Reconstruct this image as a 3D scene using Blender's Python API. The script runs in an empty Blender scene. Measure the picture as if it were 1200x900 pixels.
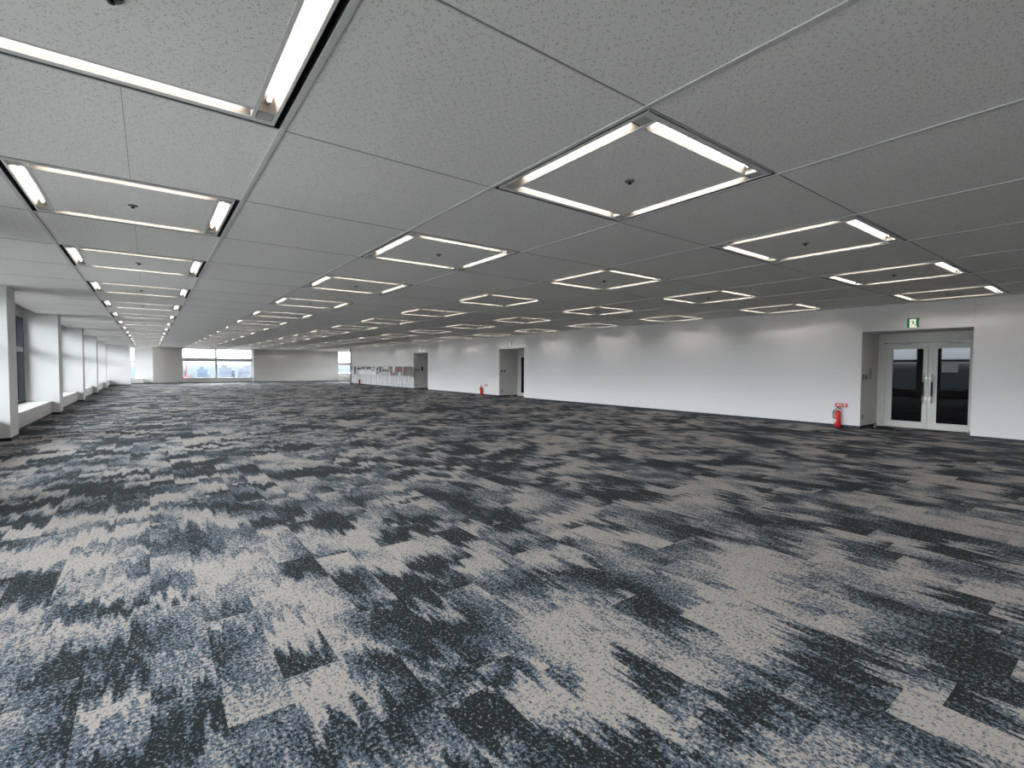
import bpy, bmesh, math, random
from mathutils import Vector, Matrix
C = bpy.context.scene.collection
rnd = random.Random(7)

# ------------------------------------------------------------------ dimensions (metres)
H = 2.767; EYE = 1.367
MOD = 3.0                                   # ceiling module
CX0, CW = -0.824, 1.462                     # first light strip: left edge, width of a light cell
CY0, CL = 1.70, 1.46                        # first light row: near edge, length of a light cell
XW = 12.97                                  # right wall
YR = 39.2                                   # end of the right wall
XP = -2.02                                  # pier fronts
XS = -2.19                                  # sill fronts
XG = -2.778                                  # left glass plane
YB = -6.0                                   # back wall
OPEN = [(2.23, 4.09), (16.50, 18.36), (25.55, 27.42)]
OH = 2.2; XD = 14.04
PIERS = [(-5.79, -5.19), (0.25, 0.90), (6.5, 7.2), (12.33, 13.02), (18.35, 18.94), (24.41, 24.98), (30.44, 31.06), (36.55, 37.12)]

# ------------------------------------------------------------------ helpers
class MB:
    def __init__(s): s.bm = bmesh.new(); s.mi = 0
    def _f(s, fs):
        for f in fs: f.material_index = s.mi
        return s
    def box(s, x0, x1, y0, y1, z0, z1):
        v = [s.bm.verts.new(p) for p in ((x0,y0,z0),(x1,y0,z0),(x1,y1,z0),(x0,y1,z0),(x0,y0,z1),(x1,y0,z1),(x1,y1,z1),(x0,y1,z1))]
        return s._f([s.bm.faces.new([v[i] for i in q]) for q in ((0,3,2,1),(4,5,6,7),(0,1,5,4),(1,2,6,5),(2,3,7,6),(3,0,4,7))])
    def quad(s, *ps):
        return s._f([s.bm.faces.new([s.bm.verts.new(p) for p in ps])])
    def tube(s, pts, r, n=10, caps=True):
        pts = [Vector(p) for p in pts]; rs = r if isinstance(r, (list, tuple)) else [r]*len(pts)
        rings = []; a = None
        for i, p in enumerate(pts):
            d = (pts[min(i+1, len(pts)-1)] - pts[max(i-1, 0)]).normalized()
            if a is None:
                a = d.orthogonal().normalized()
            a = (a - d*a.dot(d)).normalized(); b = d.cross(a)
            rings.append([s.bm.verts.new(p + (a*math.cos(2*math.pi*k/n) + b*math.sin(2*math.pi*k/n))*rs[i]) for k in range(n)])
        fs = []
        for i in range(len(rings)-1):
            for k in range(n):
                f = s.bm.faces.new((rings[i][k], rings[i][(k+1)%n], rings[i+1][(k+1)%n], rings[i+1][k])); f.smooth = True; fs.append(f)
        if caps:
            fs.append(s.bm.faces.new(rings[0][::-1])); fs.append(s.bm.faces.new(rings[-1]))
        return s._f(fs)
    def lathe(s, prof, n=28, c=(0,0,0)):
        rings = []
        for r, z in prof:
            rings.append([s.bm.verts.new((c[0]+r*math.cos(2*math.pi*k/n), c[1]+r*math.sin(2*math.pi*k/n), c[2]+z)) for k in range(n)] if r > 1e-6 else [s.bm.verts.new((c[0], c[1], c[2]+z))])
        fs = []
        for A, B in zip(rings, rings[1:]):
            for k in range(n):
                q = [A[k % len(A)], A[(k+1) % len(A)], B[(k+1) % len(B)], B[k % len(B)]]
                u = []
                for w in q:
                    if w not in u: u.append(w)
                if len(u) > 2:
                    f = s.bm.faces.new(u); f.smooth = True; fs.append(f)
        return s._f(fs)
    def poly(s, pts, d):
        """closed polygon extruded by vector d"""
        a = [s.bm.verts.new(p) for p in pts]; b = [s.bm.verts.new(Vector(p)+Vector(d)) for p in pts]; n = len(pts)
        fs = [s.bm.faces.new(a), s.bm.faces.new(b[::-1])]
        for k in range(n): fs.append(s.bm.faces.new((a[(k+1)%n], a[k], b[k], b[(k+1)%n])))
        return s._f(fs)
    def xf(s, M): bmesh.ops.transform(s.bm, matrix=M, verts=s.bm.verts); return s
    def bev(s, w, seg=2, ang=40):
        es = [e for e in s.bm.edges if len(e.link_faces) == 2 and e.calc_face_angle(0) > math.radians(ang)]
        bmesh.ops.bevel(s.bm, geom=es, offset=w, segments=seg, affect='EDGES', profile=.5); return s
    def mesh(s, name, mats):
        bmesh.ops.recalc_face_normals(s.bm, faces=s.bm.faces)
        me = bpy.data.meshes.new(name); s.bm.to_mesh(me); s.bm.free()
        for m in (mats if isinstance(mats, (list, tuple)) else [mats]): me.materials.append(m)
        return me
    def build(s, name, mats, parent=None, loc=None):
        o = bpy.data.objects.new(name, s.mesh(name, mats)); C.objects.link(o)
        if parent: o.parent = parent
        if loc: o.location = loc
        return o

def empty(name, loc=(0,0,0), rz=0, parent=None):
    o = bpy.data.objects.new(name, None); C.objects.link(o); o.location = loc; o.rotation_euler = (0,0,rz)
    o.empty_display_size = .1
    if parent: o.parent = parent
    return o
def tag(o, label, cat, group=None):
    o['label'] = label; o['category'] = cat
    if group: o['group'] = group
    return o
def struct(o, label=None, cat=None):
    o['kind'] = 'structure'
    if label: o['label'] = label
    if cat: o['category'] = cat
    return o
def dup(root, loc=None, rz=None, parent=None):
    r = root.copy(); C.objects.link(r)
    if loc is not None: r.location = loc
    if rz is not None: r.rotation_euler = (0,0,rz)
    if parent is not None: r.parent = parent
    for ch in list(root.children): dup(ch, parent=r)
    return r
def text_mesh(body, size, ext=.0006):
    c = bpy.data.curves.new('lettering', 'FONT'); c.body = body; c.size = size; c.extrude = ext
    c.align_x = 'CENTER'; c.align_y = 'CENTER'; c.offset = size*.012
    o = bpy.data.objects.new('lettering', c); C.objects.link(o); bpy.context.view_layer.update()
    me = bpy.data.meshes.new_from_object(o.evaluated_get(bpy.context.evaluated_depsgraph_get()))
    bpy.data.objects.remove(o); return me

# ------------------------------------------------------------------ materials
def mat(name, col, rough=.6, metal=0, spec=.5, emit=None, es=1, bump=0, bscale=50, var=0):
    m = bpy.data.materials.new(name); m.use_nodes = True; nt = m.node_tree; b = nt.nodes['Principled BSDF']
    b.inputs['Base Color'].default_value = (*col, 1); b.inputs['Roughness'].default_value = rough
    b.inputs['Metallic'].default_value = metal; b.inputs['Specular IOR Level'].default_value = spec
    if emit: b.inputs['Emission Color'].default_value = (*emit, 1); b.inputs['Emission Strength'].default_value = es
    if bump or var:
        g = nt.nodes.new('ShaderNodeNewGeometry'); n = nt.nodes.new('ShaderNodeTexNoise'); n.inputs['Scale'].default_value = bscale
        nt.links.new(g.outputs['Position'], n.inputs['Vector'])
        if bump:
            bp = nt.nodes.new('ShaderNodeBump'); bp.inputs['Strength'].default_value = bump; bp.inputs['Distance'].default_value = .004
            nt.links.new(n.outputs['Fac'], bp.inputs['Height']); nt.links.new(bp.outputs['Normal'], b.inputs['Normal'])
        if var:
            mx = nt.nodes.new('ShaderNodeMix'); mx.data_type = 'RGBA'
            mx.inputs[6].default_value = (*[c*(1-var) for c in col], 1); mx.inputs[7].default_value = (*[min(1, c*(1+var)) for c in col], 1)
            nt.links.new(n.outputs['Fac'], mx.inputs[0]); nt.links.new(mx.outputs[2], b.inputs['Base Color'])
    return m

class N:
    """tiny node-maths helper"""
    def __init__(s, nt): s.nt = nt
    def new(s, t): return s.nt.nodes.new(t)
    def m(s, op, a, b=None, c=None, clamp=False):
        n = s.new('ShaderNodeMath'); n.operation = op; n.use_clamp = clamp
        for i, v in enumerate((a, b, c)):
            if v is None: continue
            if isinstance(v, (int, float)): n.inputs[i].default_value = v
            else: s.nt.links.new(v, n.inputs[i])
        return n.outputs[0]
    def xyz(s, x, y, z):
        n = s.new('ShaderNodeCombineXYZ')
        for i, v in enumerate((x, y, z)):
            if isinstance(v, (int, float)): n.inputs[i].default_value = v
            else: s.nt.links.new(v, n.inputs[i])
        return n.outputs[0]
    def noise(s, vec, scale=1, detail=2, rough=.5):
        n = s.new('ShaderNodeTexNoise'); n.inputs['Scale'].default_value = scale; n.inputs['Detail'].default_value = detail
        n.inputs['Roughness'].default_value = rough; s.nt.links.new(vec, n.inputs['Vector']); return n.outputs['Fac']
    def white(s, vec):
        n = s.new('ShaderNodeTexWhiteNoise'); n.noise_dimensions = '3D'; s.nt.links.new(vec, n.inputs['Vector']); return n.outputs['Value']
    def pos(s):
        g = s.new('ShaderNodeNewGeometry'); sp = s.new('ShaderNodeSeparateXYZ'); s.nt.links.new(g.outputs['Position'], sp.inputs[0]); return sp.outputs

def carpet():
    m = bpy.data.materials.new('carpet_planks'); m.use_nodes = True; nt = m.node_tree; k = N(nt); b = nt.nodes['Principled BSDF']
    X, Y, _ = k.pos()
    PW, PL = .2345, .935
    u = k.m('DIVIDE', k.m('ADD', X, .02), PW); iu = k.m('FLOOR', u); fu = k.m('FRACT', u)
    off = k.white(k.xyz(iu, 3.3, 1.7))
    v = k.m('ADD', k.m('DIVIDE', Y, PL), k.m('MULTIPLY', off, 1.0)); iv = k.m('FLOOR', v); fv = k.m('FRACT', v)
    r1 = k.white(k.xyz(iu, iv, 9.1)); r2 = k.white(k.xyz(iu, iv, 4.7))
    # ragged streaks: each narrow column of tufts is shifted along the plank
    st = k.noise(k.xyz(k.m('MULTIPLY', X, 15.), k.m('MULTIPLY', Y, 1.6), r1), 1, 2, .6)
    st2 = k.noise(k.xyz(k.m('MULTIPLY', X, 48.), k.m('MULTIPLY', Y, 6.), 2.), 1, 1, .5)
    yy = k.m('ADD', Y, k.m('ADD', k.m('MULTIPLY', k.m('SUBTRACT', st, .5), .8), k.m('MULTIPLY', k.m('SUBTRACT', st2, .5), .22)))
    # broad bands cut differently for every plank
    band = k.noise(k.xyz(k.m('ADD', k.m('MULTIPLY', X, 1.5), k.m('MULTIPLY', r2, 0.4)), k.m('ADD', k.m('MULTIPLY', yy, 2.7), k.m('MULTIPLY', k.m('SUBTRACT', r1, .5), 2.1)), 5.5), 1, 1, .4)
    t = k.m('ADD', .445, k.m('MULTIPLY', k.m('SUBTRACT', band, .5), 2.45))
    # a plank tends to start dark at its far end and lighten towards the near end, or the other way round
    sgn = k.m('SUBTRACT', k.m('MULTIPLY', k.m('GREATER_THAN', r2, .45), 2), 1)
    t = k.m('ADD', t, k.m('MULTIPLY', k.m('MULTIPLY', k.m('SUBTRACT', fv, .5), sgn), .22))
    t = k.m('MINIMUM', k.m('MAXIMUM', t, .17), .76)
    # tuft speckle
    sp = k.noise(k.xyz(k.m('MULTIPLY', X, 92.), k.m('MULTIPLY', Y, 70.), .3), 1, 2.5, .65)
    sp2 = k.noise(k.xyz(k.m('MULTIPLY', X, 52.), k.m('MULTIPLY', Y, 40.), 7.), 1, 1, .5)
    spk = k.m('ADD', k.m('MULTIPLY', k.m('SUBTRACT', sp, .5), 1.4), k.m('MULTIPLY', k.m('SUBTRACT', sp2, .5), .5))
    t = k.m('ADD', t, spk)
    fl = k.noise(k.xyz(k.m('MULTIPLY', X, 78.), k.m('MULTIPLY', Y, 66.), 11.), 1, 2, .6)
    t = k.m('ADD', t, k.m('SUBTRACT', k.m('MULTIPLY', k.m('GREATER_THAN', fl, .635), .34), k.m('MULTIPLY', k.m('LESS_THAN', fl, .375), .34)))
    cr = k.new('ShaderNodeValToRGB'); nt.links.new(t, cr.inputs[0]); e = cr.color_ramp.elements
    DK, BL, BG = (.012,.0145,.015), (.078,.108,.140), (.268,.242,.222)
    e[0].position = .28; e[0].color = (*DK,1); e[1].position = .35; e[1].color = (*[c*.75 for c in BL],1)
    for p, c in ((.535, BL), (.615, BG), (.85, tuple(x*1.15 for x in BG))):
        q = e.new(p); q.color = (*c, 1)
    # thin plank seams
    edge = k.m('MINIMUM', k.m('MINIMUM', fu, k.m('SUBTRACT', 1, fu)), k.m('MULTIPLY', k.m('MINIMUM', fv, k.m('SUBTRACT', 1, fv)), 4))
    seam = k.m('ADD', .82, k.m('MULTIPLY', k.m('GREATER_THAN', edge, .008), .18))
    mx = k.new('ShaderNodeVectorMath'); mx.operation = 'SCALE'; nt.links.new(cr.outputs[0], mx.inputs[0]); nt.links.new(seam, mx.inputs['Scale'])
    nt.links.new(mx.outputs[0], b.inputs['Base Color'])
    b.inputs['Roughness'].default_value = .95; b.inputs['Specular IOR Level'].default_value = .15
    bp = k.new('ShaderNodeBump'); bp.inputs['Strength'].default_value = .35; bp.inputs['Distance'].default_value = .004
    nt.links.new(sp, bp.inputs['Height']); nt.links.new(bp.outputs[0], b.inputs['Normal'])
    return m

def acoustic():
    m = bpy.data.materials.new('fissured_ceiling_board'); m.use_nodes = True; nt = m.node_tree; k = N(nt); b = nt.nodes['Principled BSDF']
    X, Y, _ = k.pos()
    wob = k.noise(k.xyz(X, Y, 0), 9, 1)
    masks = []
    for ang, sl, sw, z, th in ((.6, 20, 74, 1., .135), (-.75, 22, 78, 5., .13), (1.5, 24, 74, 9., .11), (0.1, 50, 56, 13., .09)):
        ca, sa = math.cos(ang), math.sin(ang)
        a = k.m('ADD', k.m('MULTIPLY', X, ca), k.m('MULTIPLY', Y, sa)); c = k.m('SUBTRACT', k.m('MULTIPLY', Y, ca), k.m('MULTIPLY', X, sa))
        c = k.m('ADD', c, k.m('MULTIPLY', wob, .05))
        vo = k.new('ShaderNodeTexVoronoi'); vo.inputs['Scale'].default_value = 1
        nt.links.new(k.xyz(k.m('MULTIPLY', a, sl), k.m('MULTIPLY', c, sw), z), vo.inputs['Vector'])
        vo.voronoi_dimensions = '2D'
        cs = k.new('ShaderNodeSeparateColor'); nt.links.new(vo.outputs['Color'], cs.inputs[0])
        masks.append(k.m('MULTIPLY', k.m('LESS_THAN', vo.outputs['Distance'], th), k.m('GREATER_THAN', cs.outputs[0], .62)))
    s = masks[0]
    for q in masks[1:]: s = k.m('MAXIMUM', s, q)
    pin = k.noise(k.xyz(X, Y, 3.), 160, 2, .6)
    mx = k.new('ShaderNodeMix'); mx.data_type = 'RGBA'; nt.links.new(k.m('MULTIPLY', s, .7), mx.inputs[0])
    mx.inputs[6].default_value = (.785,.76,.725,1); mx.inputs[7].default_value = (.24,.26,.26,1)
    mv = k.new('ShaderNodeVectorMath'); mv.operation = 'SCALE'; nt.links.new(mx.outputs[2], mv.inputs[0])
    nt.links.new(k.m('ADD', .9, k.m('MULTIPLY', pin, .2)), mv.inputs['Scale'])
    nt.links.new(mv.outputs[0], b.inputs['Base Color'])
    b.inputs['Roughness'].default_value = .9; b.inputs['Specular IOR Level'].default_value = .2
    bp = k.new('ShaderNodeBump'); bp.inputs['Strength'].default_value = .4; bp.inputs['Distance'].default_value = .003; bp.invert = True
    nt.links.new(s, bp.inputs['Height']); nt.links.new(bp.outputs[0], b.inputs['Normal'])
    return m

def glass(name, tint, refl_ior=1.5):
    m = bpy.data.materials.new(name); m.use_nodes = True; nt = m.node_tree; nt.nodes.clear()
    o = nt.nodes.new('ShaderNodeOutputMaterial'); mx = nt.nodes.new('ShaderNodeMixShader'); f = nt.nodes.new('ShaderNodeFresnel'); f.inputs[0].default_value = refl_ior
    t = nt.nodes.new('ShaderNodeBsdfTransparent'); t.inputs[0].default_value = (*tint, 1); g = nt.nodes.new('ShaderNodeBsdfGlossy'); g.inputs['Roughness'].default_value = .01
    nt.links.new(f.outputs[0], mx.inputs[0]); nt.links.new(t.outputs[0], mx.inputs[1]); nt.links.new(g.outputs[0], mx.inputs[2]); nt.links.new(mx.outputs[0], o.inputs[0])
    return m

M = {}
M['wall'] = mat('white_wallcloth', (.685,.665,.65), .85, spec=.2)
M['farwall'] = mat('shaded_wallcloth', (.44,.42,.40), .85, spec=.2)  # darker cloth colour carries the shade of the end wall
M['pier'] = mat('white_painted_pier', (.82,.815,.81), .75, spec=.25)
M['sill'] = mat('white_sill_board', (.62,.60,.58), .5)
M['carpet'] = carpet()
M['acoustic'] = acoustic()
M['tbar'] = mat('painted_grid_bar', (.55,.55,.53), .5)
M['seam'] = mat('shadow_line', (.26,.26,.25), .8)
M['black'] = mat('black_gap', (.006,.006,.007), .8)
M['fixture'] = mat('white_enamel', (.62,.61,.58), .4)
M['corner'] = mat('grey_corner_plate', (.40,.40,.37), .5)
M['reflector'] = mat('cream_reflector', (.24,.215,.185), .5, spec=.0)
M['tube'] = mat('fluorescent_tube', (.9,.9,.9), .3, emit=(1,.955,.93), es=46)
M['socket'] = mat('lamp_socket', (.5,.49,.47), .4)
M['base'] = mat('dark_skirting', (.012,.015,.022), .6)
M['darkframe'] = mat('dark_grey_window_frame', (.035,.036,.045), .5, spec=.3)
M['alu'] = mat('grey_aluminium_frame', (.55,.54,.53), .5)
M['doorpaint'] = mat('warm_grey_door_paint', (.55,.535,.475), .45)
M['chrome'] = mat('brushed_steel', (.70,.68,.63), .3, metal=.55)
M['blackgrip'] = mat('black_grip', (.012,.012,.02), .35)
M['pane'] = glass('clear_pane', (.93,.96,.97))
M['darkglass'] = mat('dark_tinted_glass', (.003,.003,.004), .02, spec=.36)
M['darkglass'].node_tree.nodes['Principled BSDF'].inputs['IOR'].default_value = 1.45
M['red'] = mat('red_enamel', (.55,.012,.016), .28)
M['redsign'] = mat('red_sign_face', (.55,.03,.03), .45)
M['white'] = mat('white_lettering', (.85,.83,.8), .5)
M['yellow'] = mat('yellow_lettering', (.85,.50,.08), .5)
M['labelwhite'] = mat('white_label', (.75,.72,.7), .5)
M['brass'] = mat('silver_valve', (.7,.7,.7), .3, metal=.9)
M['rubber'] = mat('black_rubber', (.012,.012,.014), .5)
M['green'] = mat('exit_green', (.0,.11,.07), .4, emit=(0,.16,.10), es=.35)
M['glow'] = mat('lit_sign_face', (.8,.8,.6), .4, emit=(.95,.92,.62), es=.75)
M['plate'] = mat('silver_switch_plate', (.33,.33,.34), .4, metal=.5)
M['beigeplate'] = mat('beige_panel', (.38,.34,.26), .5)
M['key'] = mat('dark_switch_key', (.06,.06,.07), .4)
M['paper'] = mat('translucent_notice_sheet', (.22,.235,.25), .6)
M['sprink'] = mat('dark_detector', (.13,.13,.125), .5)
def col(name, c, r=.6): return mat(name, c, r, var=.12, bscale=18)
for n_, c_ in dict(taupe=(.23,.20,.175), lightboard=(.52,.51,.50), navy=(.035,.04,.07), olive=(.13,.12,.085), charcoal=(.09,.09,.10), sheet=(.80,.80,.82), tan=(.36,.29,.22),
                   redbrown=(.25,.06,.05), slate=(.12,.12,.15), pale=(.62,.60,.57)).items(): M[n_] = col('print_'+n_, c_)
M['legwhite'] = mat('grey_easel_tube', (.22,.22,.23), .4)

# ------------------------------------------------------------------ floor
fl = MB().box(XG-.35, 16.6, YB-.3, 47.4, -.25, 0).build('floor', M['carpet'])
struct(fl, 'plank carpet floor in mottled charcoal, blue grey and beige', 'floor')

# ------------------------------------------------------------------ ceiling with an opening for every light
XE = 16.4
strips = list(range(0, 5))
rows = list(range(-2, 15))  # negative rows: unseen lights added behind the camera to light the room
def cell_x(i): x = CX0 + i*MOD; return x, x+CW
def cell_y(j): y = CY0 + j*MOD; return y, y+CL
cb = MB()
lights = [(i, j) for i in strips for j in rows] + [(5, 13), (5, 14)]  # last pair added over the alcove to help light the room
ls = set(lights)
xs = [-2.43]; ys = [YB-.2]
for i in range(6): xs += list(cell_x(i))
xs.append(XE)
for j in rows: ys += list(cell_y(j))
ys.append(46.46)
for a in range(len(xs)-1):
    for q in range(len(ys)-1):
        i = (a-1)//2; j = rows[0] + (q-1)//2
        if a % 2 == 1 and q % 2 == 1 and (i, j) in ls: continue
        cb.quad((xs[a], ys[q], H), (xs[a], ys[q+1], H), (xs[a+1], ys[q+1], H), (xs[a+1], ys[q], H))
bmesh.ops.remove_doubles(cb.bm, verts=cb.bm.verts, dist=1e-5)
# cross joints drawn in the board surface
for j in rows:
    for y, s in zip(cell_y(j), (-1, 1)):
        for a in range(0, len(xs)-1, 1):
            # over closed cells only (joint line just outside the light openings)
            yy = y + s*.006
            if a in (0, 2, 4, 6, 8, 10):
                x0 = xs[a]+.032; x1 = xs[a+1]-.032
            else:
                x0 = xs[a]+.001; x1 = xs[a+1]-.001
                if a >= 11: continue
            if x1 <= x0 or x0 > XW and y < YR: continue
            cb.mi = 1; cb.box(x0, min(x1, XW if y < YR else 16.2), yy-.004, yy+.004, H-.0015, H-.0003)
            cb.mi = 2; cb.box(x0, min(x1, XW if y < YR else 16.2), yy+.004, yy+.009, H-.0025, H-.0003)
for j in rows[:-1]:
    y1 = cell_y(j)[1]; y2 = cell_y(j+1)[0]
    xm = (sum(cell_x(0)))/2
    cb.mi = 1; cb.box(xm-.0015, xm+.0015, y1+.02, y2-.02, H-.0008, H-.0002)

# raised pocket in front of the windows, and an unseen slab added against sky light leaks
cb.mi = 0; cb.box(-3.2, 16.7, YB-.3, 47.4, H+.35, H+.45)
ceiling = cb.build('ceiling', [M['acoustic'], M['seam'], M['tbar']])
struct(ceiling, 'light grey fissured acoustic board ceiling with square openings for lights', 'ceiling')
pk = MB()
pk.box(-2.44, -2.43, YB, 46.4, H, H+.14); pk.box(-2.9, -2.43, YB, 46.4, H+.14, H+.16)
pk.build('blind_pocket', M['fixture'], ceiling)
MB().box(-2.455, -2.428, YB, 42.5, H-.008, H-.0005).build('pocket_edge_strip', M['seam'], ceiling)  # dark colour stands in for shade contrast along the pocket edge
# grid: broad bars along the strips, fine joints across
for i in range(0, 6):
    x0, x1 = cell_x(i)
    if i == 5: continue
    for c0, c1 in ((x0-.03, x0-.001), (x1+.001, x1+.03)):
        MB().box(c0, c1, YB, 46.4, H-.006, H-.0005).build('main_grid_bar', M['tbar'], ceiling)
# ------------------------------------------------------------------ walls
W = MB()
ops = [(YB-.3, YB-.3)] + OPEN + [(YR, YR)]
for (a0, a1), (b0, b1) in zip(ops, ops[1:]):
    W.box(XW, XD+.3, a1, b0, 0, H+.3)
for a, b in OPEN:
    W.box(XW, XD+.3, a, b, OH, H+.3); W.box(XD+.06, XD+.3, a, b, 0, OH)
wr = struct(W.build('wall_right', M['wall']), 'long white right hand wall with three recessed doorways', 'wall')
# vertical joints of the wall panels next to the openings
J = MB()
for a, b in OPEN:
    for y in (a-.005, b+.005): J.box(XW-.0012, XW, y-.0015, y+.0015, OH, H)
J.build('panel_joint', M['corner'], wr)
bb = MB()
for (a0, a1), (b0, b1) in zip(ops, ops[1:]):
    bb.box(XW-.008, XW+.01, a1-(.008 if a1 > 0 and a1 < YR else 0), b0+(.008 if b0 < YR else 0), 0, .06)
for a, b in OPEN:
    bb.box(XW, XD-.02, b-.008, b+.01, 0, .06); bb.box(XW, XD-.02, a-.01, a+.008, 0, .06)
struct(bb.build('baseboard_right', M['base']), 'thin dark skirting along the right hand wall', 'baseboard')

struct(MB().box(-3.2, 16.6, YB-.3, YB, 0, H+.3).build('wall_back', M['wall']))
# alcove right of the wall's end
wa = MB(); wa.box(XW+.0, 16.2, YR-.3, YR, 0, H+.3)
wa.box(16.2, 16.5, YR-.3, 40.2, 0, H+.3); wa.box(16.2, 16.5, 40.2, 45.6, 0, .68); wa.box(16.2, 16.5, 45.6, 47.2, 0, H+.3)
struct(wa.build('wall_alcove', M['wall']), 'white walls of the window alcove beyond the right wall', 'wall')

# far wall: piers, wall pieces and sills
FY = 45.3; GY = 46.5
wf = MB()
wf.box(.20, 2.07, FY, 46.9, 0, H+.3)                 # pier left of the big window, greyed for its unlit face
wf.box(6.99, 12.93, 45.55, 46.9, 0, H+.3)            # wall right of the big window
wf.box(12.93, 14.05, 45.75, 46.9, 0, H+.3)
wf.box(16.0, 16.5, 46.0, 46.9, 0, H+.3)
wall_far = struct(wf.build('wall_far', M['farwall']), 'end wall between the far windows, greyed for shade', 'wall')
struct(MB().box(-.88, .20, 46.1, 46.9, 0, H+.3).build('wall_far_corner', M['pier']), 'wall piece beside the narrow corner window, whitened for daylight', 'wall')  # lighter pier paint stands in for daylight on this piece
fb = MB()
for x0, x1, y in ((.2, 2.07, FY), (-.38, .2, 46.1), (6.99, 12.93, 45.55), (12.93, 14.05, 45.75)):
    fb.box(x0, x1, y-.008, y+.01, 0, .07)
struct(fb.build('baseboard_far', M['base']), 'dark skirting along the far wall', 'baseboard')
def sill_trim(name, x0, x1, y0, y1, h, label):
    m = MB(); m.box(x0, x1, y0, y1, .05, h-.02); m.box(x0, x1, y0-.01, y1, h-.02, h); m.mi = 1; m.box(x0, x1, y0+.012, y1, 0, .05)
    return struct(m.build(name, [M['sill'], M['base']]), label, 'sill')
sill_trim('trim_1', 2.07, 6.99, 46.15, 46.6, .40, 'low sill under the big far window')
sill_trim('trim_2', -2.85, -.38, 45.75, 46.09, .37, 'low sill in the far left corner')
sill_trim('trim_3', 14.05, 16.0, 46.0, 46.6, .68, 'sill under the narrow window at the far right')
struct(MB().box(-3.2, 16.5, 46.6, 46.9, -.2, .36).box(-3.2, 16.5, 46.55, 46.9, H-.02, H+.34).build('trim_4', M['wall']), 'edge beams of the far window wall', 'trim')

def far_window(name, x0, x1, z0, z1, tz, mull, frame, label, tw=.10):
    r = struct(empty(name, (x0, GY, 0)), label, 'window'); w = x1-x0
    f = MB(); f.box(0, .05, 0, .08, z0, z1); f.box(w-.05, w, 0, .08, z0, z1); f.box(.05, w-.05, 0, .08, z0, z0+.04); f.box(.05, w-.05, 0, .08, z1-.05, z1)
    f.build('window_frame', M[frame], r)
    t = MB().box(.05, w-.05, -.02, .07, tz-tw/2, tz+tw/2); t.build('transom', M['alu'], r)
    for mx_ in mull:
        MB().box(mx_-x0-.07, mx_-x0+.07, .0, .07, z0+.04, z1-.05).build('mullion', M['alu'], r)
    MB().box(.05, w-.05, .035, .045, z0+.04, z1-.05).build('pane', M['pane'], r)
    return r
far_window('window_1', 2.07, 6.99, .36, H-.02, 1.86, [4.38], 'alu', 'big four pane window in the far wall', .27)
far_window('window_2', -2.85, -.88, .36, H-.02, 1.66, [], 'alu', 'narrow window in the far left corner behind the last pillar', .12)
far_window('window_3', 14.05, 16.0, .68, H-.02, 1.58, [], 'alu', 'narrow window at the far right end past the display boards', .2)
rw = struct(empty('window_4', (16.3, 40.2, 0)), 'side window of the alcove beyond the right wall', 'window')
f = MB(); f.box(0, .08, 0, .05, .68, H); f.box(0, .08, 5.35, 5.4, .68, H); f.box(0, .08, .05, 5.35, .68, .73); f.box(0, .08, .05, 5.35, H-.06, H); f.build('window_frame', M['alu'], rw)
MB().box(.03, .04, .05, 5.35, .73, H-.06).build('pane', M['pane'], rw)

# left side: piers and window bays
wl = MB()
for a, b in PIERS: wl.box(-2.82, XP, a, b, 0, H+.15)
wl.box(-2.82, -1.06, 42.56, 43.2, 0, H+.15)
wl.box(-3.2, -2.95, YB, 46.9, -.2, .30); wl.box(-3.2, -2.89, YB, 46.9, H-.1, H+.34)
wall_left = struct(wl.build('wall_left', M['pier']), 'white window wall on the left with deep square pillars', 'wall')
lb = MB()
for a, b in PIERS:
    lb.box(XP-.2, XP+.008, a-.008, b+.008, 0, .06)
lb.box(-2.95, -1.052, 42.552, 43.208, 0, .06)
struct(lb.build('baseboard_left', M['base']), 'dark skirting around the left pillars', 'baseboard')
bays = [(a[1], b[0]) for a, b in zip(PIERS, PIERS[1:])] + [(37.12, 42.56), (43.2, 46.5)]
for n, (y0, y1) in enumerate(bays):
    m = MB(); m.box(-2.94, XS, y0+.001, y1-.001, .05, .35); m.box(-2.94, XS+.006, y0+.001, y1-.001, .35, .37); m.mi = 1; m.box(-2.94, XS-.012, y0+.001, y1-.001, 0, .05)
    struct(m.build('trim_%d' % (n+5), [M['sill'], M['base']]), 'low white window sill, bay %d along the left wall' % (n+1), 'sill')
    r = struct(empty('window_%d' % (n+5), (XG, y0, 0)), 'tall window with a mid rail, bay %d along the left wall' % (n+1), 'window')
    L = y1-y0; f = MB(); z0 = .37; z1 = 2.63
    f.box(-.04, .074, .0, .07, z0, z1); f.box(-.04, .074, L-.07, L, z0, z1); f.box(-.04, .06, .07, L-.07, z0, z0+.05); f.box(-.04, .06, .07, L-.07, z1-.05, z1)
    f.build('window_frame', M['darkframe'], r)
    MB().box(-.08, .08, 0, L, z1, H+.14).build('window_head', M['alu'], r)
    MB().box(-.035, .07, .07, L-.07, 1.72, 1.84).build('transom', M['alu'], r)
    MB().box(-.035, .05, L/2-.035, L/2+.035, z0+.05, z1-.05).build('mullion', M['darkframe'], r)
    MB().box(-.03, -.02, .07, L-.07, z0+.05, z1-.05).build('pane', M['pane'], r)

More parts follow.
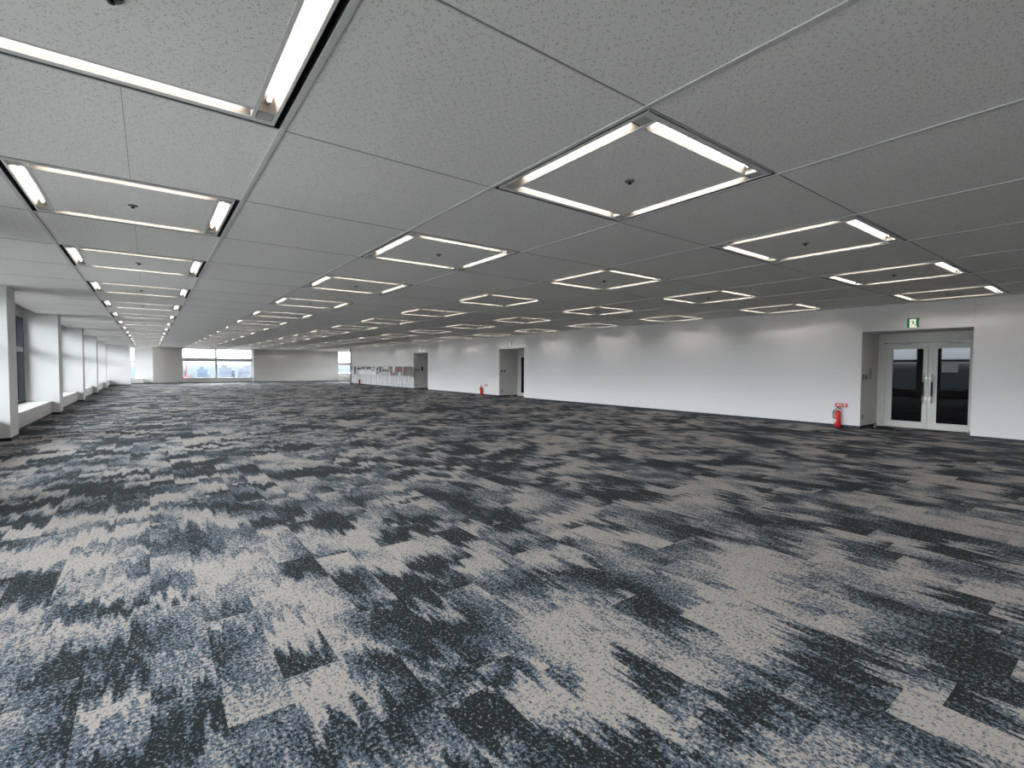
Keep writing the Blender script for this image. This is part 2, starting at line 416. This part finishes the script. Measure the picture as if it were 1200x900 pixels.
# ------------------------------------------------------------------ ceiling lights
FH = CW/2
def make_light():
    r = empty('ceiling_light', (0, 0, 0))
    # dark reveal between the ceiling and the fixture
    b = MB(); hy = CL/2
    b.box(-FH, FH, -hy, hy, .10, .11)
    for s in (-1, 1):
        b.box(s*FH-.002, s*FH+.002, -hy, hy, .0, .10); b.box(-FH, FH, s*hy-.002, s*hy+.002, .0, .10)
    for s in (-1, 1):
        x0, x1 = sorted((s*.686, s*.690)); b.box(x0, x1, -.70, .70, .010, .10); y0, y1 = sorted((s*.686, s*.696)); b.box(-.69, .69, y0, y1, .010, .10)
    b.build('shadow_gap', M['black'], r)
    fx, fy = .698, .712; tx, ty = .682, .668         # outer frame, outer edge of the lamp troughs
    ix, iy = .592, .578                              # inner edge of the troughs
    f = MB()
    for s in (-1, 1):
        x0, x1 = sorted((s*tx, s*fx)); f.box(x0, x1, -fy, fy, -.003, .010)
        y0, y1 = sorted((s*ty, s*fy)); f.box(-tx, tx, y0, y1, -.003, .010)
        x0, x1 = sorted((s*ix, s*(ix-.022))); f.box(x0, x1, -ty, ty, -.002, .09)
        y0, y1 = sorted((s*iy, s*(iy-.016))); f.box(-ix+.022, ix-.022, y0, y1, -.002, .09)
        for t in (-1, 1):                            # short end walls beside the corner plates
            y0, y1 = sorted((t*iy, t*(iy-.004)))
    f.build('frame', M['fixture'], r)
    MB().box(-ix+.022, ix-.022, -iy+.016, iy-.016, .0, .012).build('center_panel', M['acoustic'], r)
    for sx in (-1, 1):
        for sy in (-1, 1):
            x0, x1 = sorted((sx*(ix+.004), sx*(tx-.004))); y0, y1 = sorted((sy*(iy+.004), sy*(ty-.004)))
            MB().box(x0, x1, y0, y1, .0, .006).bev(.0015, 1).build('corner_plate', M['corner'], r)
    # reflectors: open troughs with sloping sides and ends
    def trough(lx, w, D=.072):
        m = MB(); a = w/2; t = w*.30; e = .05
        P = [(-lx, -a, 0), (lx, -a, 0), (lx, a, 0), (-lx, a, 0)]; Q = [(-lx+e, -t, D), (lx-e, -t, D), (lx-e, t, D), (-lx+e, t, D)]
        for k in range(4): m.quad(P[k], P[(k+1)%4], Q[(k+1)%4], Q[k])
        m.quad(*Q); return m
    LX = iy-.006; LY = ix-.006
    g1 = trough(LX, tx-ix-.002).mesh('reflector', M['reflector']); g2 = trough(LY, ty-iy-.002).mesh('reflector', M['reflector'])
    t1 = MB().tube([(-LX+.062,0,0), (LX-.062,0,0)], .0085, 8).mesh('tube', M['tube'])
    t2 = MB().tube([(-LY+.062,0,0), (LY-.062,0,0)], .0085, 8).mesh('tube', M['tube'])
    sk = MB().tube([(0,0,0), (.032,0,0)], .013, 8).mesh('socket', M['socket'])
    cx, cy = (tx+ix)/2, (ty+iy)/2
    for gm, tm, lx, px, py, rz in ((g1,t1,LX,-cx,0,math.pi/2), (g1,t1,LX,cx,0,math.pi/2), (g2,t2,LY,0,-cy,0), (g2,t2,LY,0,cy,0)):
        g = bpy.data.objects.new('reflector', gm); C.objects.link(g); g.parent = r; g.location = (px, py, 0); g.rotation_euler = (0,0,rz)
        t = bpy.data.objects.new('tube', tm); C.objects.link(t); t.parent = g; t.location = (0,0,.042)
        for e_ in (-1, 1):
            s = bpy.data.objects.new('socket', sk); C.objects.link(s); s.parent = g; s.location = (e_*(lx-.062),0,.042); s.rotation_euler = (0,0,0 if e_ == 1 else math.pi)
    return r
def make_sprinkler():
    r = empty('detector_head', (0,0,0))
    MB().lathe([(0,0), (.034,0), (.037,-.003), (.032,-.008), (.016,-.010), (0,-.010)], 20).build('base_plate', M['sprink'], r)
    m = MB().lathe([(0,-.010), (.007,-.010), (.008,-.018), (.013,-.020), (.012,-.025), (0,-.026)], 16); m.build('sensor', M['black'], r)
    return r
def ordn(n): return ['nearest', 'second', 'third', 'fourth', 'fifth', 'sixth', 'seventh', 'eighth', 'ninth', 'tenth', 'eleventh', 'twelfth', 'thirteenth', 'fourteenth', 'farthest'][n]
rown = ['row beside the windows', 'second row from the windows', 'middle row', 'fourth row from the windows', 'row beside the right wall']
L0 = make_light(); S0 = make_sprinkler(); first = True
for i, j in lights:
    x0, x1 = cell_x(i); y0, y1 = cell_y(j); p = ((x0+x1)/2, (y0+y1)/2, H)
    a = L0 if first else dup(L0, p); b = S0 if first else dup(S0, p)
    a.location = p; b.location = p; first = False
    if i == 5: w = 'added over the alcove past the right wall, ' + ('nearer one' if j == 13 else 'farther one')
    elif j < 0: w = '%s added one behind the viewpoint in the %s' % ('first' if j == -1 else 'second', rown[i])
    else: w = '%s of the %s' % (ordn(j), rown[i])
    tag(a, 'square ceiling light, ' + w, 'ceiling light', 'square four-tube ceiling lights')
    tag(b, 'dark round detector, ' + w, 'detector', 'detectors in the middle of the ceiling lights')

# ------------------------------------------------------------------ recessed double doors
def door_set(n, y0, y1, label):
    """origin on the floor at the far jamb; built along -Y; the opening is 1.86 wide"""
    r = struct(empty('door_%d' % n, (XD, y0, 0)), label, 'door'); w = y1-y0
    DT = 1.965; ly0 = .155; ly1 = .95; ly2 = 1.745            # leaf edges measured from the far jamb
    Yc = lambda d: w-d                                       # distance from the far jamb -> local y
    f = MB()
    f.box(0, .06, Yc(ly0-.006), w, 0, OH); f.box(0, .06, 0, Yc(ly2+.006), 0, OH); f.box(0, .06, Yc(ly2+.006), Yc(ly0-.006), DT+.008, OH)
    f.build('door_frame', M['doorpaint'], r)
    g = MB(); g.box(.035, .058, Yc(ly2+.006), Yc(ly0-.006), .0, DT+.008); g.build('door_rebate', M['black'], r)
    for a, b, hs in ((ly0, ly1, 1), (ly1, ly2, -1)):
        ya, yb = Yc(b)+.003, Yc(a)-.003
        lf = MB(); pa, pb, z0, z1 = ya+.105, yb-.105, .155, 1.835
        if hs == 1: pa, pb = ya+.085, yb-.125
        else: pa, pb = ya+.10, yb-.145
        lf.box(-.012, .034, ya, pa, .012, DT); lf.box(-.012, .034, pb, yb, .012, DT); lf.box(-.012, .034, pa, pb, .012, z0); lf.box(-.012, .034, pa, pb, z1, DT)
        leaf = lf.build('door_leaf', M['doorpaint'], r)
        MB().box(.004, .014, pa, pb, z0, z1).build('glass_panel', M['darkglass'], leaf)
        bd = MB()
        for q in ((pa-.004, pa+.008, z0, z1), (pb-.008, pb+.004, z0, z1), (pa, pb, z0-.004, z0+.008), (pa, pb, z1-.008, z1+.004)): bd.box(-.0135, .004, *q)
        bd.build('glazing_bead', M['alu'], leaf)
        hy = (ya+.075) if hs == 1 else (yb-.075)
        hm = MB(); hm.tube([(-.062, hy, .60), (-.062, hy, 1.26)], .013, 14)
        for z in (.66, 1.20): hm.tube([(-.012, hy, z), (-.062, hy, z)], .010, 10)
        h = hm.build('pull_handle', M['chrome'], leaf)
        MB().tube([(-.062, hy, .76), (-.062, hy, 1.08)], .0165, 14).build('grip', M['blackgrip'], h)
        em = MB()
        ey = ya+.022+.008 if hs == 1 else yb-.022-.008
        for z in (.70, 1.16): em.tube([(-.012, ey, z), (-.02, ey, z)], .024, 16); em.tube([(-.02, ey, z), (-.03, ey, z)], .010, 12)
        if hs == -1: em.tube([(-.012, ey, .52), (-.018, ey, .52)], .014, 12)
        em.build('lock_cylinder', M['chrome'], leaf)
    for s, (a, b) in ((1, (ly0, ly1)), (-1, (ly1, ly2))):
        yy = Yc(a) if s == 1 else Yc(b)
        d = -1 if s == 1 else 1
        cm = MB(); y_0, y_1 = sorted((yy+d*.06, yy+d*.30)); cm.box(-.035, -.012, y_0, y_1, DT-.012, DT+.012)
        cm.tube([(-.025, yy+d*.26, DT-.02), (-.07, yy+d*.38, DT-.035)], .006, 8); cm.tube([(-.07, yy+d*.38, DT-.035), (-.02, yy+d*.47, DT-.01)], .006, 8)
        cm.build('door_closer', M['plate'], r)
        MB().box(-.03, 0, yy-.02, yy+.02, DT-.01, DT+.015).build('hinge', M['key'], r)
    return r
dl = ['glazed double door in the nearest recess of the right wall', 'glazed double door in the middle recess', 'glazed double door in the farthest recess, beside the display boards']
for n, (a, b) in enumerate(OPEN):
    door_set(n+1, a, b, dl[n])
where = ['nearest doorway, by the double glass door', 'middle doorway', 'farthest doorway, beside the display boards']
# notice on the nearest door's right leaf
nt_ = MB().box(-.004, 0, -.135, .135, -.10, .10).mesh('notice_sheet', M['paper'])
o = bpy.data.objects.new('notice_sheet', nt_); C.objects.link(o); o.location = (XD+.003, 2.78, 1.40)
tag(o, 'blank pale rectangular sheet on the glass of the right door leaf', 'notice')
pm = MB()
for sy in (-1, 1):
    for sz in (-1, 1): pm.tube([(-.006, sy*.12, sz*.085), (-.003, sy*.12, sz*.085)], .006, 8)
pm.build('fixing', M['key'], o)

# switches on the far jamb of each recess
def jamb_plate(name, x0, x1, y, z0, z1, m, label, cat, keys=0):
    r = empty(name, ((x0+x1)/2, y, (z0+z1)/2)); w = (x1-x0)/2; h = (z1-z0)/2
    MB().box(-w, w, -.010, 0, -h, h).bev(.002, 1).build('cover_plate', M[m], r)
    if keys:
        for q in range(keys):
            zz = h*.72 - (q+.5)*(1.44*h/keys); k_ = .72*h/keys*.75
            MB().box(-w*.45, w*.45, -.014, -.009, zz-k_, zz+k_).build('rocker', M['key'], r)
    tag(r, label, cat); return r
for n, (a, b) in enumerate(OPEN):
    wn = ['in the nearest door recess', 'in the middle door recess', 'in the farthest door recess'][n]
    jamb_plate('switch_plate', 13.075, 13.145, b, 1.12, 1.24, 'key', 'narrow dark switch plate, outer one ' + wn, 'switch', 2)
    jamb_plate('switch_plate', 13.22, 13.34, b, 1.12, 1.24, 'plate', 'square grey switch plate with rocker keys ' + wn, 'switch', 3)
    if n != 1: jamb_plate('control_panel', 13.46, 13.60, b, 1.12, 1.38, 'beigeplate' if n == 0 else 'key', ('tall beige' if n == 0 else 'tall dark') + ' control panel on the jamb ' + wn, 'control panel')
    jamb_plate('wall_outlet', 13.09, 13.16, b, .20, .32, 'plate', 'low grey outlet plate near the floor ' + wn, 'outlet', 1)
# floor stops
for n, (a, b) in enumerate(OPEN):
    for x, y, e in ((13.62, b-.10, 'left'), (13.85, a+.18, 'right')):
        if n and e == 'right': continue
        st = MB().lathe([(0,0), (.022,0), (.022,.006), (.011,.010), (.011,.05), (.017,.052), (.017,.066), (0,.068)], 16).build('door_stop', M['chrome'], None, (x, y, 0))
        tag(st, 'small steel floor door stop at the %s side of the %s' % (e, ['nearest doorway', 'middle doorway', 'farthest doorway'][n]), 'door stop')
# downlight in the nearest recess soffit
r = tag(empty('recess_downlight', (13.45, 3.55, OH)), 'small round fitting under the soffit of the nearest door recess', 'downlight')
MB().lathe([(0,0), (.05,0), (.052,-.006), (.035,-.010), (.03,-.004), (0,-.004)], 20).build('trim_ring', M['fixture'], r)

# exit signs (running figure leaving through a doorway)
def exit_sign(y, z, label):
    r = tag(empty('exit_sign', (XW, y, z)), label, 'exit sign')
    S = .105
    MB().box(-.035, 0, -S, S, -S, S).bev(.004, 1).build('housing', M['fixture'], r)
    MB().box(-.0375, -.035, -S+.005, S-.005, -S+.005, S-.005).build('green_panel', M['green'], r)
    # local: +y is to the left for someone looking at the wall
    P = lambda u, v: (-.0395, -u*S, v*S)
    d = MB(); d.poly([P(-.50,.72), P(.46,.72), P(.46,-.50), P(.62,-.93), P(-.50,-.93)], (.002,0,0)); d.build('white_doorway', M['glow'], r)
    g = MB()
    def limb(a, b, w):
        ax, ay = a; bx, by = b; l = math.hypot(bx-ax, by-ay); nx, ny = -(by-ay)/l*w, (bx-ax)/l*w
        g.poly([(-.042, -(q[0])*S, q[1]*S) for q in ((ax+nx,ay+ny),(bx+nx,by+ny),(bx-nx,by-ny),(ax-nx,ay-ny))], (.002,0,0))
    limb((-.05,.28),(.10,-.15),.13)                      # trunk
    limb((.02,.24),(.30,.12),.05); limb((.30,.12),(.36,-.06),.045)
    limb((-.08,.26),(-.30,.08),.05); limb((-.30,.08),(-.46,.16),.045)
    limb((.08,-.12),(.30,-.36),.07); limb((.30,-.36),(.42,-.62),.055)
    limb((.05,-.12),(-.16,-.34),.07); limb((-.16,-.34),(-.22,-.72),.055)
    g.poly([(-.042, -(-.12+.105*math.cos(t*math.pi/6))*S, (.47+.105*math.sin(t*math.pi/6))*S) for t in range(12)], (.002,0,0))
    g.build('running_figure', M['green'], r)
for (a, b), n, y, z in zip(OPEN, range(3), (3.175, 17.5, 26.47), (2.345, 2.40, 2.44)):
    exit_sign(y, z, 'lit green and white running figure exit sign above the ' + ['nearest doorway', 'middle doorway', 'farthest doorway'][n])

# fire extinguishers with red signs
tm_big = text_mesh('消火器', .07)
tm_lab = text_mesh('消火器', .034)
def fire_ext(x, y, rz, label):
    r = tag(empty('fire_extinguisher', (x, y, 0), rz), label, 'fire extinguisher', 'red fire extinguishers along the right wall')
    # local -x faces the room
    MB().lathe([(0,.012), (.062,.012), (.066,.02), (.066,.33), (.060,.36), (.042,.385), (.024,.395), (0,.395)], 36).build('cylinder', M['red'], r)
    MB().lathe([(0,0), (.068,0), (.072,.006), (.072,.014), (.060,.014), (0,.014)], 36).build('base_ring', M['rubber'], r)
    v = MB().lathe([(0,.39), (.022,.39), (.022,.415), (.016,.42), (.016,.445), (0,.45)], 20); v.build('valve', M['brass'], r)
    lv = MB(); lv.poly([(-.008,.03,.435), (-.008,-.02,.445), (-.008,-.095,.43), (-.008,-.10,.437), (-.008,-.02,.462), (-.008,.03,.458)], (.016,0,0))
    lv.poly([(-.008,.03,.455), (-.008,-.02,.468), (-.008,-.075,.492), (-.008,-.07,.50), (-.008,-.01,.482), (-.008,.03,.47)], (.016,0,0))
    lv.build('lever', M['rubber'], r)
    MB().tube([(0,-.03,.45), (0,-.035,.475)], .009, 10).build('safety_pin', M['yellow'], r)
    hs = []
    for t in range(15):
        a = t/14; hs.append((-.01, .02+.085*math.sin(a*math.pi)**.8 + .055*a, .425 + .03*math.sin(a*math.pi*.5) - .30*a**1.4))
    hs[-1] = (-.01, .078, .15)
    MB().tube(hs, .0085, 10).build('hose', M['rubber'], r)
    MB().tube([(-.01,.078,.20), (-.01,.078,.13), (-.01,.078,.11)], [.010,.012,.016], 12).build('nozzle', M['rubber'], r)
    # curved paper labels
    def band(z0, z1, a0, a1, R):
        m = MB(); n = 10
        for q in range(n):
            p0 = math.pi + a0 + (a1-a0)*q/n; p1 = math.pi + a0 + (a1-a0)*(q+1)/n
            m.quad((R*math.cos(p0), R*math.sin(p0), z0), (R*math.cos(p1), R*math.sin(p1), z0), (R*math.cos(p1), R*math.sin(p1), z1), (R*math.cos(p0), R*math.sin(p0), z1))
        return m
    band(.125, .20, -.55, .45, .0668).build('instruction_label', M['labelwhite'], r)
    band(.095, .112, -.5, .4, .0668).build('yellow_stripe', M['yellow'], r)
    band(.235, .29, -1.25, -.85, .0668).build('side_sticker', M['labelwhite'], r)
    t = bpy.data.objects.new('yellow_lettering', tm_lab.copy()); t.data.materials.append(M['yellow']); C.objects.link(t); t.parent = r
    t.location = (-.0678, 0, .255); t.rotation_euler = (math.pi/2, 0, -math.pi/2)
    return r
def ext_sign(y, z, label):
    r = tag(empty('extinguisher_sign', (XW, y, z)), label, 'sign', 'red extinguisher signs on the right wall')
    MB().box(-.012, 0, -.125, .125, -.045, .045).bev(.002, 1).build('red_plate', M['redsign'], r)
    t = bpy.data.objects.new('white_lettering', tm_big.copy()); t.data.materials.append(M['white']); C.objects.link(t); t.parent = r
    t.location = (-.0128, 0, 0); t.rotation_euler = (math.pi/2, 0, -math.pi/2)
    return r
fire_ext(12.86, 4.50, -.55, 'red fire extinguisher with black hose standing left of the nearest double door'); ext_sign(4.467, .515, 'red sign plate above the fire extinguisher nearest the glass door')
fire_ext(12.86, 19.72, -.3, 'red fire extinguisher on the carpet left of the middle doorway'); ext_sign(19.44, .50, 'red sign plate above the fire extinguisher left of the middle doorway')
fire_ext(12.80, 36.6, -.2, 'red fire extinguisher standing among the display board legs'); ext_sign(36.05, .62, 'red sign plate on the wall behind the display board legs')

# ------------------------------------------------------------------ display boards on easels
boards = [  # left px, right px, panel, prints (u0,u1,v0,v1,colour), note
 (80,157,'pale',[(.04,.40,.02,.50,'tan'),(.60,.97,.0,.98,'navy'),(.04,.50,.55,.95,'sheet')],'a tall navy strip at its right'),
 (170,238,'pale',[(.05,.95,.15,.42,'olive'),(.45,.97,.52,.92,'sheet')],'an olive picture over a small white sheet'),
 (240,312,'pale',[(.04,.45,.02,.36,'charcoal'),(.55,.97,.02,.36,'slate'),(.04,.97,.44,.97,'sheet')],'two dark pictures over a wide white sheet'),
 (325,407,'pale',[(.04,.96,.04,.34,'charcoal'),(.06,.86,.42,.98,'sheet')],'one wide dark picture over a white sheet'),
 (410,482,'sheet',[(.10,.30,.06,.26,'tan'),(.40,.60,.06,.26,'olive'),(.70,.90,.06,.26,'tan'),(.10,.30,.34,.54,'olive'),(.40,.60,.34,.54,'tan'),(.70,.90,.34,.54,'tan'),(.1,.9,.62,.94,'sheet')],'six small tan pictures in a grid'),
 (488,578,'pale',[(.10,.48,.14,.50,'charcoal'),(.60,.94,.0,.70,'navy'),(.04,.56,.60,.94,'tan')],'a navy picture top right and tan picture below'),
 (590,690,'taupe',[(.18,.92,.02,.30,'sheet'),(.04,.96,.38,.50,'olive'),(.10,.90,.58,.96,'pale')],'a thin olive strip across its middle'),
 (694,762,'taupe',[(.05,.60,.12,.60,'tan'),(.0,.42,.64,1.,'sheet')],'a white sheet at its lower left corner'),
 (767,816,'taupe',[(.0,.55,.05,.65,'sheet')],'a single upright white sheet, narrowest board'),
 (820,912,'taupe',[(.04,.45,.10,.62,'redbrown'),(.52,.94,.04,.52,'redbrown'),(.45,.88,.60,1.,'sheet')],'two red brown pictures over a white sheet'),
 (930,1047,'taupe',[(.22,.68,.14,.86,'slate'),(.76,.96,.04,.70,'redbrown')],'a slate picture beside a red brown strip'),
 (1050,1120,'taupe',[],'no prints on it, plain and closest to the farthest doorway')]
import math as _m
def px2y(px):
    """place along the wall of a board edge, from a measured table (metres)"""
    tab = [(80,37.865),(155,36.823),(240,35.696),(325,34.622),(410,33.599),(490,32.678),(590,31.581),(690,30.54),(770,29.745),(820,29.263),(910,28.426),(930,28.245),(1045,27.236),(1050,27.194),(1120,26.607)]
    for (a, ya), (b, yb) in zip(tab, tab[1:]):
        if px <= b: return ya + (yb-ya)*(px-a)/(b-a)
    return tab[-1][1]
ordb = ['farthest', 'second farthest', 'third farthest', 'fourth farthest', 'fifth farthest', 'sixth farthest', 'sixth nearest', 'fifth nearest', 'fourth nearest', 'third nearest', 'second nearest', 'nearest']
for n, (pa, pb, pm_, prints, note) in enumerate(boards):
    ya, yb = px2y(pa), px2y(pb); ya = min(ya, ya); 
    if n == 11: yb = 27.0 - .0; ya = 27.62; 
    if n == 10: yb = 27.66; ya = 28.2
    w = (ya-yb); cy = (ya+yb)/2; x = 12.60
    r = tag(empty('display_board', (x, cy, 0)), '%s display board, %s' % (ordb[n], note), 'display board', 'display boards on easels along the right wall')
    tilt = Matrix.Translation((0,0,.80)) @ Matrix.Rotation(math.radians(4), 4, 'Y') @ Matrix.Translation((0,0,-.80))
    MB().box(-.008, .008, -w/2, w/2, .80, 1.375).xf(tilt).build('panel', M[pm_], r)
    for u0, u1, v0, v1, c in prints:
        MB().box(-.011, -.0081, w/2-u1*w, w/2-u0*w, 1.375-v1*.575, 1.375-v0*.575).xf(tilt).build('print', M[c], r)
    fw = min(w/2-.03, .30)
    for s in (-1, 1):
        lg = MB().tube([(.03, s*.05, 1.42), (-.02, s*fw*.7, .80), (-.09, s*fw, .01)], .008, 8).build('leg', M['legwhite'], r)
        MB().tube([(-.088, s*fw, .035), (-.091, s*fw, .0)], .012, 8).build('rubber_foot', M['rubber'], lg)
    lg = MB().tube([(.03, 0, 1.42), (.15, .0, .75), (.27, .0, .01)], .007, 8).build('leg', M['legwhite'], r)
    MB().tube([(.268, 0, .035), (.271, 0, .0)], .012, 8).build('rubber_foot', M['rubber'], lg)
    MB().tube([(-.06, -fw*.88, .27), (-.06, fw*.88, .27)], .005, 8).build('cross_bar', M['charcoal'], r)
    MB().box(-.035, -.006, -w/2+.02, w/2-.02, .785, .80).build('ledge', M['alu'], r)

# ------------------------------------------------------------------ the town outside, far below the windows
def hazy(name, c, e=.0):
    return mat(name, c, .9, spec=.05, var=.10, bscale=.12)
gm = hazy('hazy_ground', (.20,.20,.195))
g = struct(MB().box(-1500, 1500, -1500, 2500, -62, -60).build('ground', gm), 'hazy town plain far below the windows', 'ground')
bm_ = [hazy('hazy_building_blue', (.037,.045,.060)), hazy('hazy_building_grey', (.043,.048,.057)), hazy('hazy_building_pale', (.051,.055,.062))]
wm = hazy('hazy_window_band', (.032,.040,.054))
def building(x, y, w, d, top, k, label):
    r = tag(empty('office_building', (x, y, -60)), label, 'building'); h = top+60
    MB().box(-w/2, w/2, -d/2, d/2, 0, h).box(-w/5, w/6, -d/4, d/4, h, h+1.6).build('tower_body', bm_[k], r)
    m = MB(); z = h-3
    while z > max(h-40, 3):
        m.box(-w/2-.05, w/2+.05, -d/2-.05, d/2+.05, z-1.0, z); z -= 3.3
    m.build('window_band', wm, r)
building(29, 400, 6, 12, -.8, 0, 'slim pale blue tower seen left of the far window mullion')
building(40.5, 380, 7, 12, .3, 1, 'pale grey tower right of the far window mullion')
building(46, 400, 5, 10, -1.8, 0, 'low blue block beside the pale grey tower outside')
building(56, 390, 10, 14, 0.2, 2, 'wide pale building at the right edge of the far window')
building(24, 520, 12, 20, -5, 1, 'low hazy block behind the red crane outside')
building(36, 560, 22, 20, -6, 2, 'long low hazy block in the middle of the far window')
tealm = mat('teal_glass_facade', (.022,.055,.062), .4)
r = tag(empty('teal_building', (33.0, 88, -60)), 'pale teal glass building outside the narrow far right window', 'building')
MB().box(-7, 7, -6, 6, 0, 60.2).build('facade', tealm, r)
m = MB(); [m.box(-7.04, 7.04, -6.04, 6.04, 60.2-k*1.1-.3, 60.2-k*1.1-.15) for k in range(12)]; m.build('floor_line', bm_[2], r)
# red tower crane
cr = tag(empty('tower_crane', (19.6, 400, -60)), 'red and white tower crane seen through the far window', 'crane')
redm = mat('crane_red', (.05,.004,.005), .5)
m = MB(); m.box(-1.6, 1.6, -1.2, 1.2, 46, 54.5); m.box(-.6, .6, -.6, .6, 0, 46); m.box(.6, 2.6, -.8, .8, 53.4, 55.0); m.build('cabin_tower', redm, cr)
m = MB(); m.tube([(0,0,54), (1.4,0,66)], .35, 6); m.tube([(-.8,0,54), (1.0,0,66)], .18, 6)
for q in range(6): m.tube([(-.8+q*.3,0,54+q*2), (.23*(q+1),0,56+q*2)], .14, 6)
m.build('jib', redm, cr)

# ------------------------------------------------------------------ sky and camera
w = bpy.data.worlds.new('overcast'); bpy.context.scene.world = w; w.use_nodes = True; nt = w.node_tree; bg = nt.nodes['Background']
k = N(nt); tc = k.new('ShaderNodeTexCoord'); sp = k.new('ShaderNodeSeparateXYZ'); nt.links.new(tc.outputs['Generated'], sp.inputs[0])
ramp = k.new('ShaderNodeValToRGB'); nt.links.new(k.m('MULTIPLY_ADD', sp.outputs[2], .5, .5), ramp.inputs[0])
e = ramp.color_ramp.elements; e[0].position = .496; e[0].color = (.028,.033,.040,1); e[1].position = .5035; e[1].color = (.042,.045,.050,1)
q = e.new(.5085); q.color = (.52,.55,.60,1); q = e.new(.62); q.color = (.965,.975,1,1)
nt.links.new(ramp.outputs[0], bg.inputs['Color']); bg.inputs['Strength'].default_value = 31.0

yaw, pit, rol, F = math.radians(36.758), math.radians(-1.9806), math.radians(.2608), 568.4
f = Vector((math.sin(yaw)*math.cos(pit), math.cos(yaw)*math.cos(pit), math.sin(pit)))
rr = Vector((math.cos(yaw), -math.sin(yaw), 0)); uu = rr.cross(f)
r2 = rr*math.cos(rol) + uu*math.sin(rol); u2 = -rr*math.sin(rol) + uu*math.cos(rol)
cd = bpy.data.cameras.new('camera'); cam = bpy.data.objects.new('camera', cd); C.objects.link(cam)
cd.sensor_width = 36; cd.lens = F/1200*36; cd.clip_start = .05; cd.clip_end = 5000
cam.matrix_world = Matrix(((r2.x,u2.x,-f.x,0),(r2.y,u2.y,-f.y,0),(r2.z,u2.z,-f.z,EYE),(0,0,0,1)))
sc = bpy.context.scene; sc.camera = cam
sc.view_settings.view_transform = 'Standard'; sc.view_settings.look = 'None'; sc.view_settings.exposure = 0; sc.view_settings.gamma = 1
sc.cycles.use_denoising = True; sc.cycles.max_bounces = 8; sc.cycles.diffuse_bounces = 5; sc.cycles.transparent_max_bounces = 12
sc.cycles.sample_clamp_indirect = 5; sc.cycles.sample_clamp_direct = 30; sc.cycles.caustics_reflective = False; sc.cycles.use_adaptive_sampling = False
